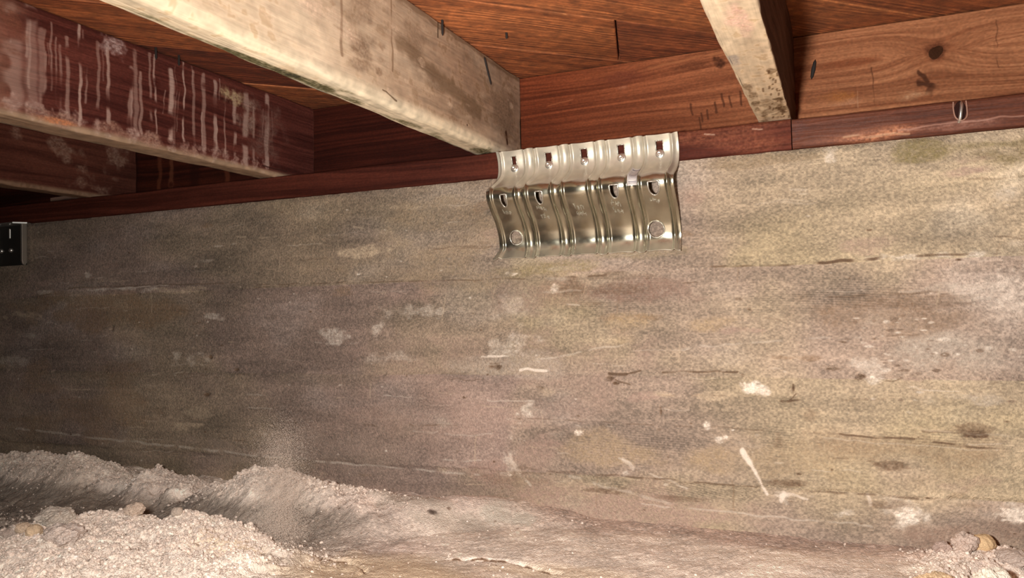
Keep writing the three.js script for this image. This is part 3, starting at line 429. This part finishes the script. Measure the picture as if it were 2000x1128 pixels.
// ---------------------------------------------------------------- diagonal subfloor planks overhead
{
  const ceil = new THREE.Group(); ceil.name = 'ceiling'; ceil.userData = { kind: 'structure', label: 'orange-brown diagonal subfloor planks overhead' }; scene.add(ceil);
  const mats = [0, 1, 2, 3].map((k) => {
    const p = new Paint(1024, 512, 0, 0, 1.2, 0.6), c = [[[170, 100, 56], [130, 70, 36]], [[160, 90, 48], [120, 62, 30]], [[176, 106, 60], [136, 76, 40]], [[150, 84, 48], [108, 56, 30]]][k];
    p.base((x, y, o) => { redGrain(c[0], c[1], 21 + k * 7, 60, 0.08)(x, y, o); const m = 1 + (fbm(x * 90, y * 130, 3) - 0.5) * 0.5; for (let i = 0; i < 3; i++) o[i] *= m; });
    for (let i = 0; i < 26; i++) { const x = ran(0, 1.2), y = ran(0, 0.6); p.line(x, y, x + ran(-0.05, 0.05), y + ran(-0.006, 0.006), 0.0012, [214, 150, 96], ran(0.2, 0.6), 0.003, 0.3); }
    for (let i = 0; i < 8; i++) p.blob(ran(0, 1.2), ran(0, 0.6), ran(0.01, 0.05), ran(0.005, 0.02), [88, 44, 24], 0.4, 1, 60, 3);
    return new THREE.MeshStandardMaterial({ name: 'fir subfloor ' + k, map: p.texture(), roughness: 0.8, bumpMap: repeated(grainBump, 2, 2), bumpScale: 0.0016 });
  });
  const clip = (poly, nx, nz, d) => { const out = []; for (let i = 0; i < poly.length; i++) { const a = poly[i], b = poly[(i + 1) % poly.length], da = a[0] * nx + a[1] * nz - d, db = b[0] * nx + b[1] * nz - d; if (da <= 0) out.push(a); if (da * db < 0) { const t = da / (da - db); out.push([a[0] + (b[0] - a[0]) * t, a[1] + (b[1] - a[1]) * t]); } } return out; };
  const rect = [[ROOM.x0, -0.143], [ROOM.x1, -0.143], [ROOM.x1, ROOM.z1], [ROOM.x0, ROOM.z1]];
  const stained = mats[0].clone(); stained.name = 'water-stained subfloor'; stained.color.set(0.5, 0.38, 0.42);
  const plank = (poly, k, c = 0) => {
    if (poly.length < 3) return;
    const s = new THREE.Shape(poly.map(([x, z]) => new THREE.Vector2(x, -z))), g = new THREE.ExtrudeGeometry(s, { depth: 0.017, bevelEnabled: true, bevelThickness: 0.0015, bevelSize: 0.0015, bevelOffset: -0.0015, bevelSegments: 1 });
    g.rotateX(-Math.PI / 2);
    const lift = JOIST_TOP + 0.0017 + 0.0012 * h2(k, 4), q = g.attributes.position, uv = g.attributes.uv;
    for (let i = 0; i < q.count; i++) { const x = q.getX(i), z = q.getZ(i), al = (x - z) * Math.SQRT1_2, ac = (x + z) * Math.SQRT1_2; uv.setXY(i, (al + h2(k, 1) * 1.2) / 1.2, (ac + h2(k, 2) * 0.6) / 0.6); }
    g.translate(0, lift, 0);
    add(ceil, 'plank', g, Math.abs(c - (-0.795)) < 0.02 ? stained : mats[Math.floor(h2(k, 9) * 4)]);
  };
  let k = 0;
  for (let c = 0.005 - 0.2 * 12; c < 2.6; c += 0.2, k++) {
    const lo = c + 0.0012, hi = c + 0.2 - 0.0012, poly = clip(clip(rect, 1, 1, hi), -1, -1, -lo);
    if (Math.abs(c + 0.395) < 0.02) { plank(clip(poly, 1, -0.24, -0.2755 - 0.001), 41); plank(clip(poly, -1, 0.24, 0.2755 - 0.0012), 57); } else plank(poly, k, c);
  }
  const back = new THREE.BoxGeometry(ROOM.x1 - ROOM.x0 + 0.3, 0.03, ROOM.z1 + 0.5); back.translate((ROOM.x0 + ROOM.x1) / 2, JOIST_TOP + 0.042, (ROOM.z1 - 0.2) / 2);
  add(ceil, 'floor_backing', back, mats[3]);
  // closes the gap behind the rim boards
  const fill = new THREE.BoxGeometry(ROOM.x1 - ROOM.x0 + 0.3, 0.26, 0.05); fill.translate((ROOM.x0 + ROOM.x1) / 2, 0.6, -0.17);
  add(ceil, 'rim_backing', fill, mats[3]);
}

// ================================================================ METAL
const galv = new THREE.MeshStandardMaterial({ name: 'galvanised steel', color: new THREE.Color(0.6, 0.57, 0.49), metalness: 0.85, roughness: 0.22, bumpMap: repeated(gritBump, 0.5, 0.5), bumpScale: 0.0002 });
const plateMat = (() => {                               // reflected light painted in: upward slope and bottom edge lighter and duller
  const P = (fn, srgb) => { const b = new Uint8Array(128 * 256 * 4); for (let j = 0; j < 256; j++) for (let i = 0; i < 128; i++) { const t = (j + 0.5) / 256, n = fbm(i / 128 * 22, t * 14, 4), d = (1 - ss(t + (n - 0.5) * 0.06, 0.4, 0.44)), e = ss(t + (n - 0.5) * 0.1, 0.84, 0.97) * 0.5, c = fn(Math.max(d, e), n), k = (j * 128 + i) * 4; b[k] = c[0]; b[k + 1] = c[1]; b[k + 2] = c[2]; b[k + 3] = 255; } return dataTex(b, 128, 256, srgb); };
  const map = P((d, n) => [lerp(172, 208, d), lerp(167, 200, d), lerp(147, 182, d)].map((v) => clamp(v * (0.9 + 0.2 * n), 0, 255)), true);
  const orm = P((d, n) => [0, clamp(lerp(58, 100, d) + (n - 0.5) * 40, 20, 255), lerp(240, 120, d)], false);
  return new THREE.MeshStandardMaterial({ name: 'galvanised sheet', map, roughnessMap: orm, metalnessMap: orm, roughness: 1, metalness: 1 });
})();
const steel = new THREE.MeshStandardMaterial({ name: 'bright steel', color: new THREE.Color(0.75, 0.72, 0.66), metalness: 0.9, roughness: 0.3 });
const darkSteel = new THREE.MeshStandardMaterial({ name: 'dull dark steel', color: new THREE.Color(0.05, 0.045, 0.04), metalness: 0.6, roughness: 0.4 });
const PX0 = -0.4555, PX1 = -0.1945, BAY = (PX1 - PX0) / 5;
const bayX = (i) => PX0 + BAY * (i + 0.5);
{
  const profile = new THREE.SplineCurve([[0.5215, 0.013], [0.514, 0.0085], [0.505, 0.0055], [0.493, 0.0055], [0.483, 0.011], [0.474, 0.0235], [0.467, 0.0375], [0.4622, 0.0465], [0.457, 0.0492], [0.449, 0.0484], [0.4425, 0.0445], [0.433, 0.036], [0.42, 0.0225], [0.406, 0.0125], [0.396, 0.0085], [0.386, 0.0065], [0.377, 0.008], [0.3665, 0.0145]].map(([y, z]) => new THREE.Vector2(y, z)));
  const wave = (x, t) => {
    const b = (x - PX0) / BAY, f = (b - Math.round(b)) * BAY, c = 0.0028 * (0.5 - 0.5 * Math.cos(b * 2 * Math.PI));
    const ridge = Math.exp(-(((Math.abs(f) - 0.0076) / 0.0021) ** 2)) * 0.0034 - Math.exp(-((f / 0.0035) ** 2)) * 0.0008;
    return c + ridge;
  };
  const P2 = new THREE.Vector2(), T2 = new THREE.Vector2();
  const at = (x, t, off = 0, out = new THREE.Vector3()) => { profile.getPoint(t, P2); profile.getTangent(t, T2); const ny = T2.y, nz = -T2.x, o = wave(x, t) + off; return out.set(x, P2.x + ny * o, P2.y + nz * o); };
  const tOf = (y) => { let lo = 0, hi = 1; for (let i = 0; i < 40; i++) { const m = (lo + hi) / 2; if (profile.getPoint(m, P2).x > y) lo = m; else hi = m; } return lo; };
  const normalAt = (x, t) => { const e = 0.0006, a = at(x - e, t), b = at(x + e, t), c = at(x, Math.max(0, t - 0.004)), d = at(x, Math.min(1, t + 0.004)); return d.sub(c).cross(b.sub(a)).normalize(); };
  // holes: [x, y, half width, half height, shape]
  const holes = [];
  for (let i = 0; i < 5; i++) holes.push([bayX(i) + 0.001, 0.5072, i ? 0.0044 : 0.003, 0.0062, 'slot']);
  for (const i of [0, 1, 3, 4]) holes.push([bayX(i) + 0.001, 0.4478, [0.004, 0.0044, 0, 0.0052, 0.0066][i], 0.0085, 'drop']);
  holes.push([-0.427, 0.397, 0.0088, 0.0098, 'round'], [-0.2265, 0.3965, 0.0102, 0.0108, 'round']);
  const inHole = (x, y) => holes.some(([hx, hy, a, b, s]) => { const dx = Math.abs(x - hx) / a, dy = (y - hy) / b; return s === 'slot' ? dx < 1 && Math.abs(dy) < 1 : s === 'round' ? dx * dx + dy * dy < 1 : dy > 0 ? dx < 1 && dy < 0.6 : dx * dx + dy * dy < 1; });
  const NX = 420, NT = 300, pos = [], uv = [], idx = [], v = new THREE.Vector3(), N = (NX + 1) * (NT + 1);
  for (const off of [0, -0.0014]) for (let j = 0; j <= NT; j++) for (let i = 0; i <= NX; i++) { const x = lerp(PX0, PX1, i / NX), t = j / NT; at(x, t, off, v); const flare = -0.008 * (1 - ss(x, PX0, PX0 + 0.02)) * ss(t, 0.9, 1); pos.push(v.x + flare, v.y, v.z); uv.push(i / NX, t); }
  const keep = new Uint8Array(NX * NT);
  for (let j = 0; j < NT; j++) { const y = profile.getPoint((j + 0.5) / NT, P2).x; for (let i = 0; i < NX; i++) keep[j * NX + i] = inHole(lerp(PX0, PX1, (i + 0.5) / NX), y) ? 0 : 1; }
  const K = (i, j) => i >= 0 && j >= 0 && i < NX && j < NT && keep[j * NX + i];
  for (let j = 0; j < NT; j++) for (let i = 0; i < NX; i++) if (K(i, j)) {
    const a = j * (NX + 1) + i, b = a + 1, c = a + NX + 1, d = c + 1;
    idx.push(a, c, d, a, d, b, a + N, d + N, c + N, a + N, b + N, d + N);
    if (!K(i - 1, j)) idx.push(a, a + N, c + N, a, c + N, c);
    if (!K(i + 1, j)) idx.push(b, d, d + N, b, d + N, b + N);
    if (!K(i, j - 1)) idx.push(a, b, b + N, a, b + N, a + N);
    if (!K(i, j + 1)) idx.push(c, c + N, d + N, c, d + N, d);
  }
  const g = new THREE.BufferGeometry();
  g.setAttribute('position', new THREE.Float32BufferAttribute(pos, 3)); g.setAttribute('uv', new THREE.Float32BufferAttribute(uv, 2)); g.setIndex(idx); g.computeVertexNormals();
  const plate = thing('foundation_plate', 'shiny corrugated galvanised steel plate screwed across the mudsill and concrete wall', 'metal plate');
  add(plate, 'corrugated_sheet', g, plateMat);
  // raised lips round the holes
  for (const [hx, hy, a, b, s] of holes) {
    const pts = [];
    for (let i = 0; i < 40; i++) {
      const q = (i / 40) * 2 * Math.PI, ct = Math.cos(q), st = Math.sin(q); let dx, dy;
      if (s === 'slot') { const m = Math.max(Math.abs(ct), Math.abs(st)); dx = ct / m; dy = st / m; } else if (s === 'round') { dx = ct; dy = st; } else { if (st > 0) { const m = Math.max(Math.abs(ct), st / 0.6); dx = ct / m; dy = st / m; } else { dx = ct; dy = st; } }
      const x = hx + dx * (a + 0.0006), t = tOf(hy + dy * (b + 0.0006)); pts.push(at(x, t, 0.0004));
    }
    add(plate, 'hole_rim', new THREE.TubeGeometry(new THREE.CatmullRomCurve3(pts, true), 80, s === 'slot' ? 0.0006 : 0.0011, 6, true), galv);
  }
  // hex washer head screws below the slots
  const washer = new THREE.LatheGeometry([[0, 0], [0.0058, 0], [0.006, 0.0008], [0.0052, 0.0016], [0.0036, 0.0018], [0.0034, 0.0018]].map(([x, y]) => new THREE.Vector2(x, y)), 28);
  const head = new THREE.LatheGeometry([[0.0036, 0.0016], [0.0036, 0.0042], [0.003, 0.0048], [0.0012, 0.0048], [0.0009, 0.0036], [0, 0.0036]].map(([x, y]) => new THREE.Vector2(x, y)), 6);
  const shank = new THREE.CylinderGeometry(0.0022, 0.0018, 0.004, 10); shank.translate(0, -0.002, 0);
  for (let i = 0; i < 5; i++) {
    const x = bayX(i) + 0.0015, t = tOf(0.4955), s = new THREE.Group(); s.name = 'screw'; plate.add(s);
    at(x, t, 0.0002, s.position); s.quaternion.setFromUnitVectors(new THREE.Vector3(0, 1, 0), normalAt(x, t)); s.rotateY(i * 0.7);
    add(s, 'washer', washer, steel); add(s, 'head', mergeGeometries([head.toNonIndexed(), shank.toNonIndexed()]), steel);
  }
  // stamped characters, worn beyond reading
  for (const i of [0, 1, 2, 3, 4]) {
    const bars = [];
    for (let r = 0; r < (i === 0 || i === 4 ? 1 : 2); r++) for (let c = 0; c < 3; c++) for (let s = 0; s < 3; s++) {
      const x = bayX(i) + (c - 1) * 0.0046 + r * 0.001 + ran(-0.001, 0.001), y = 0.4335 - r * 0.0085 - c * 0.0008 + ran(-0.002, 0.002), hor = s === 1, bx = new THREE.BoxGeometry(hor ? 0.003 : 0.0009, hor ? 0.0009 : 0.0046, 0.0009);
      const t = tOf(y), m = new THREE.Matrix4(), n = normalAt(x, t), ax = new THREE.Vector3(1, 0, 0), ay = n.clone().cross(ax).normalize(); ax.copy(ay).cross(n);
      m.makeBasis(ax, ay, n).setPosition(at(x + (s - 1) * 0.0009, t, 0.0003)); bars.push(bx.applyMatrix4(m));
    }
    add(plate, 'stamped_marking', mergeGeometries(bars), galv);
  }
  // paper label with bars
  {
    const cv = document.createElement('canvas'); cv.width = 64; cv.height = 128; const c = cv.getContext('2d');
    c.fillStyle = '#cfc8c2'; c.fillRect(0, 0, 64, 128); c.fillStyle = '#77727a';
    for (let y = 8; y < 122; y += 4 + Math.floor(h2(y, 5) * 8)) c.fillRect(6, y, 52, 1 + Math.floor(h2(y, 2) * 4));
    const t = new THREE.CanvasTexture(cv); t.colorSpace = THREE.SRGBColorSpace;
    const lx = -0.247, ta = tOf(0.476), tb = tOf(0.4505);
    const lg = gridGeometry(8, 24, (i, j) => { const q = at(lx + (i / 8 - 0.5) * 0.0125, lerp(tb, ta, j / 24), 0.0007); return [q.x, q.y, q.z, i / 8, j / 24]; });
    const lb = gridGeometry(8, 24, (i, j) => { const q = at(lx + (0.5 - i / 8) * 0.0125, lerp(tb, ta, j / 24), 0.0004); return [q.x, q.y, q.z, 1 - i / 8, j / 24]; });
    add(plate, 'barcode_sticker', mergeGeometries([lg, lb]), new THREE.MeshStandardMaterial({ name: 'paper label', map: t, roughness: 0.7 }), { label: 'small white sticker printed with grey bars' });
  }
}
{
  // the bracket at the far left edge of the picture
  const b = thing('anchor_bracket', 'dark shiny steel bracket on the wall under the mudsill at the far left', 'bracket', [-1.56, 0.405, 0.004]);
  const box = (w, h, d, x, y, z) => { const g = new THREE.BoxGeometry(w, h, d); g.translate(x + w / 2, y + h / 2, z + d / 2); return g; };
  add(b, 'back_plate', box(0.1, 0.0785, 0.0025, 0, 0, 0), darkSteel);
  const fl = new THREE.Shape([[0, 0.004], [0.003, 0], [0.007, 0.002], [0.009, 0.008], [0.009, 0.0785], [0, 0.0785]].map(([x, y]) => new THREE.Vector2(x, y)));
  const fg = new THREE.ExtrudeGeometry(fl, { depth: 0.003, bevelEnabled: true, bevelSize: 0.0006, bevelThickness: 0.0006, bevelSegments: 2 }); fg.rotateY(-Math.PI / 2);
  for (const x of [0.003, 0.1]) { const m = add(b, 'side_flange', fg, steel); m.position.set(x, 0, 0.001); }
  const top = new THREE.Shape([[0, 0], [0.112, 0], [0.118, 0.012], [0.102, 0.03], [0, 0.03]].map(([x, y]) => new THREE.Vector2(x, y)));
  const tg = new THREE.ExtrudeGeometry(top, { depth: 0.0024, bevelEnabled: false }); tg.rotateX(Math.PI / 2); tg.translate(0, 0.0805, 0.0005);
  add(b, 'top_flange', tg, steel);
  const cap = new THREE.SphereGeometry(0.0046, 18, 10, 0, 6.2832, 0, 1.5708);
  for (const [x, y] of [[0.058, 0.03], [0.03, 0.03]]) { const s = add(b, 'screw', cap, steel); s.position.set(x, y, 0.0024); s.rotation.x = Math.PI / 2; }
  const rib = new THREE.CapsuleGeometry(0.0022, 0.016, 4, 10); for (const x of [0.054, 0.022]) { const m = add(b, 'rib', rib, steel); m.position.set(x, 0.063, 0.0022); }
}

// ---------------------------------------------------------------- nails
{
  const shank = (L, r) => new THREE.LatheGeometry([[0, 0], [r * 0.5, L * 0.06], [r, L * 0.16], [r, L], [0, L]].map(([x, y]) => new THREE.Vector2(x, y)), 10);
  const iron = new THREE.MeshStandardMaterial({ name: 'rusty iron', color: new THREE.Color(0.02, 0.014, 0.011), metalness: 0.1, roughness: 0.85 });
  const G = 'nail points through the subfloor';
  [[-0.457, 0.166, 0.024, 'nail', 'dark nail point hanging from the subfloor against the upper edge of the pale joist'], [-0.402, 0.088, 0.012, 'nail_001', 'short nail point under the subfloor, between the pale joist and the plank joint'], [-0.853, 0.25, 0.02, 'nail_002', 'nail point hanging over the dripped joist, nearer the camera of that pair'], [-0.851, 0.212, 0.018, 'nail_003', 'nail point hanging over the dripped joist, nearer the wall of that pair']].forEach(([x, z, L, name, label], i) => {
    const n = thing(name, label, 'nail', [x, JOIST_TOP + 0.004 - L, z], G);
    add(n, 'shank', shank(L, 0.0016), iron); n.rotation.z = (h2(i, 2) - 0.5) * 0.12;
  });
  // the nail that leans across the side of the pale joist
  const side = thing('nail_004', 'dark nail driven slanting into the side of the pale joist near the rim board', 'nail', [-0.4612, 0.6195, 0.01]);
  add(side, 'shank', shank(0.04, 0.0015), iron); side.rotation.x = 0.55;
  // dark spike added in place of a gouge in the rim board
  const spike = thing('nail_005', 'black spike added in place of a dark gouge in the rim board beside the mottled joist', 'nail', [-0.029, 0.612, RIM_FRONT + 0.002]);
  const sg = new THREE.OctahedronGeometry(1, 1); sg.scale(0.0028, 0.014, 0.0025); add(spike, 'shank', sg, iron); spike.rotation.z = -0.22;
  // bent nail in the mudsill with its bruised pocket
  const bn = thing('nail_006', 'bent shiny nail hammered into a bruised pocket of the red-brown mudsill', 'nail', [0.13, 0.51, 0.0008]);
  const curve = new THREE.CatmullRomCurve3([[0.002, 0.013, -0.004], [0.002, 0.008, 0.003], [0.001, 0.001, 0.0045], [0, -0.007, 0.003], [-0.001, -0.011, -0.001]].map((q) => new THREE.Vector3(...q)));
  add(bn, 'shank', new THREE.TubeGeometry(curve, 30, 0.0019, 10), steel);
  const pocket = new THREE.SphereGeometry(1, 20, 12); pocket.scale(0.0062, 0.0115, 0.0011); pocket.translate(0.0006, 0.002, -0.0002);  // thin dark lens stands in for the shade inside the pocket
  add(bn, 'pocket', pocket, new THREE.MeshPhysicalMaterial({ name: 'shaded pocket wood', color: new THREE.Color(0.025, 0.01, 0.008), roughness: 1, specularIntensity: 0.1 }), { label: 'dark lens for the shade in the crushed wood pocket' });
  const lip = new THREE.CatmullRomCurve3([[-0.006, 0.013, 0.0002], [-0.0062, 0.004, 0.0008], [-0.004, -0.006, 0.0014], [0.0015, -0.01, 0.0022], [0.0068, -0.006, 0.0014], [0.0075, 0.004, 0.0008], [0.007, 0.013, 0.0002]].map((q) => new THREE.Vector3(...q)));
  add(bn, 'torn_lip', new THREE.TubeGeometry(lip, 40, 0.0009, 8), new THREE.MeshPhysicalMaterial({ name: 'bruised wet wood', color: new THREE.Color(0.32, 0.17, 0.12), roughness: 0.3, clearcoat: 0.6 }), { label: 'glossy torn wood round the nail' });
}

// ================================================================ STONES AND CRUMBS
function rock(seed, flat = 0.75, sharp = 0.28) {
  const g = new THREE.IcosahedronGeometry(1, 12), q = g.attributes.position, v = new THREE.Vector3(), crumb = sharp > 0.28 ? 0.3 : 0.05;
  for (let i = 0; i < q.count; i++) { v.fromBufferAttribute(q, i); const cr = fbm(v.x * 6 + v.z * 2 + seed, v.y * 6 + v.z * 5, 3), a = fbm(v.x * 1.5 + seed, v.y * 1.5 + v.z * 1.9 + seed, 3), b = fbm(v.z * 5 + seed, v.x * 5 + v.y * 4, 2); v.multiplyScalar(1 + (a - 0.5) * sharp * 2.4 + (b - 0.5) * sharp * 0.5 + (cr - 0.5) * crumb); q.setXYZ(i, v.x, v.y * flat, v.z); }
  g.computeVertexNormals();
  return g;
}
{
  const stoneMat = (r, g, b) => new THREE.MeshStandardMaterial({ name: 'dusty stone', color: new THREE.Color().setRGB(r / 255, g / 255, b / 255, THREE.SRGBColorSpace), roughness: 0.95, bumpMap: repeated(gritBump, 0.6, 0.6), bumpScale: 0.0015 });
  const rows = [
    [0.131, 0.035, 0.0125, 236, 200, 154, 'smooth tan pebble above the white chunks at the lower right', 1, 0.85, 0.14],
    [0.121, 0.165, 0.0155, 240, 226, 206, 'large pointed white stone at the lower right, below the tan pebble', 2, 1.1, 0.34],
    [0.112, 0.05, 0.013, 218, 194, 178, 'pinkish clod left of the tan pebble', 3, 0.8, 0.3],
    [0.09, 0.045, 0.009, 212, 186, 172, 'small pinkish clod at the foot of the wall, left of the larger pinkish clod', 4, 0.7, 0.34],
    [0.155, 0.07, 0.017, 204, 184, 170, 'flat greyish stone right of the tan pebble', 5, 0.45, 0.3],
    [0.14, 0.185, 0.01, 242, 232, 216, 'small white stone in the lower right corner', 6, 0.8, 0.3],
    [0.075, 0.15, 0.018, 232, 200, 160, 'broad crumbly cream clod left of the pointed white stone', 7, 0.6, 0.4],
    [-0.815, 0.455, 0.008, 238, 206, 170, 'round tan pebble on the left heap, right one of two side by side', 8, 0.95, 0.2],
    [-0.84, 0.45, 0.0075, 234, 204, 174, 'round tan pebble on the left heap, left one of two side by side', 9, 0.9, 0.24],
    [-0.867, 0.448, 0.0085, 222, 200, 184, 'flat whitish stone at the left edge beside the two tan pebbles', 10, 0.5, 0.3],
    [-0.775, 0.45, 0.019, 218, 198, 184, 'big pinkish clod right of the two tan pebbles', 11, 0.55, 0.34],
    [-0.85, 0.405, 0.019, 206, 190, 174, 'greyish lump behind the two tan pebbles', 12, 0.6, 0.34],
    [-0.735, 0.335, 0.006, 230, 208, 188, 'small pale pebble standing up on the crest of the near heap', 13, 0.9, 0.24],
    [-0.785, 0.35, 0.011, 224, 198, 176, 'rough pale clod on the crest of the near heap', 14, 0.7, 0.34],
  ];
  rows.forEach(([x, z, r, cr, cg, cb, label, s, flat, sharp], i) => {
    const g = rock(s * 3.7, flat, sharp); g.scale(r, r, r);
    g.computeBoundingBox(); const lo = g.boundingBox.min.y; g.translate(0, -lo, 0);
    const m = add(scene, i ? 'stone_' + String(i).padStart(3, '0') : 'stone', g, stoneMat(cr, cg, cb), { label, category: 'stone', group: 'stones and clods on the dirt' });
    m.position.set(x, groundHeight(x, z) - r * 0.28, z); m.rotation.y = s;
  });
  // crumbs of dirt, more than anyone could count
  const g = new THREE.IcosahedronGeometry(1, 1); { const q = g.attributes.position, v = new THREE.Vector3(); for (let i = 0; i < q.count; i++) { v.fromBufferAttribute(q, i); const s = 1 + (vn(v.x * 2 + 7, v.y * 2 + v.z * 2.6) - 0.5) * 0.7; q.setXYZ(i, v.x * s, v.y * s * 0.8, v.z * s); } g.computeVertexNormals(); }
  const n = 160000, im = new THREE.InstancedMesh(g, new THREE.MeshStandardMaterial({ name: 'dirt crumb', color: 0xffffff, roughness: 1 }), n), o = new THREE.Object3D(), c = new THREE.Color();
  let k = 0;
  while (k < n) {
    const x = ran(-1.5, 0.26), z = Math.pow(rnd(), 0.8) * 0.6, R = rubbly(x, z);
    if (rnd() > R * R * 1.1 - 0.02 || (x < -0.5 && z > 0.13 && rnd() < 0.8 && groundHeight(x, z) < 0.034)) continue;
    const s = (0.0004 + 0.0022 * Math.pow(rnd(), 8)) * (0.6 + 0.4 * R);
    o.position.set(x, groundHeight(x, z) + s * 0.15, z); o.rotation.set(ran(0, 6.28), ran(0, 6.28), ran(0, 6.28)); o.scale.setScalar(s); o.updateMatrix(); im.setMatrixAt(k, o.matrix);
    const t = rnd(), sh = ran(0.86, 1.1); c.setRGB(clamp(lerp(212, 236, t) * sh / 255, 0, 0.96), clamp(lerp(190, 218, t) * sh / 255, 0, 0.9), clamp(lerp(174, 202, t) * sh / 255, 0, 0.86), THREE.SRGBColorSpace); im.setColorAt(k, c); k++;
  }
  im.name = 'dirt_crumbs'; im.castShadow = im.receiveShadow = true; im.userData = { kind: 'stuff', label: 'loose pale crumbs of dirt strewn over the heaps', category: 'dirt crumbs' };
  scene.add(im);
}
// ---------------------------------------------------------------- the puff of dust that rises over the ridge
{
  const g = new THREE.IcosahedronGeometry(1, 1), n = 42000, mat = new THREE.MeshStandardMaterial({ name: 'airborne dust', color: new THREE.Color(0.8, 0.66, 0.55), roughness: 1, transparent: true, opacity: 0.2 });
  const im = new THREE.InstancedMesh(g, mat, n), o = new THREE.Object3D(), gs = () => Math.sqrt(-2 * Math.log(1 - rnd())) * Math.cos(6.2832 * rnd());
  for (let i = 0; i < n; i++) {
    const t = Math.pow(rnd(), 1.5), y = lerp(0.03, 0.14, t), wide = 0.009 + 0.017 * t + 0.012 * (1 - t) * (1 - t), z = 0.2 + gs() * 0.02 + (1 - t) * 0.07;
    const x = -0.69 + (z - 0.2) * 0.75 + gs() * wide;
    o.position.set(x, y + gs() * (0.006 + 0.012 * t), z); o.scale.setScalar(ran(0.00022, 0.00036)); o.updateMatrix(); im.setMatrixAt(i, o.matrix);
  }
  im.name = 'dust_puff'; im.castShadow = im.receiveShadow = true; im.userData = { kind: 'stuff', label: 'faint puff of pale dust floating over the dirt ridge', category: 'dust' };
  scene.add(im);
}

renderer.render(scene, camera);
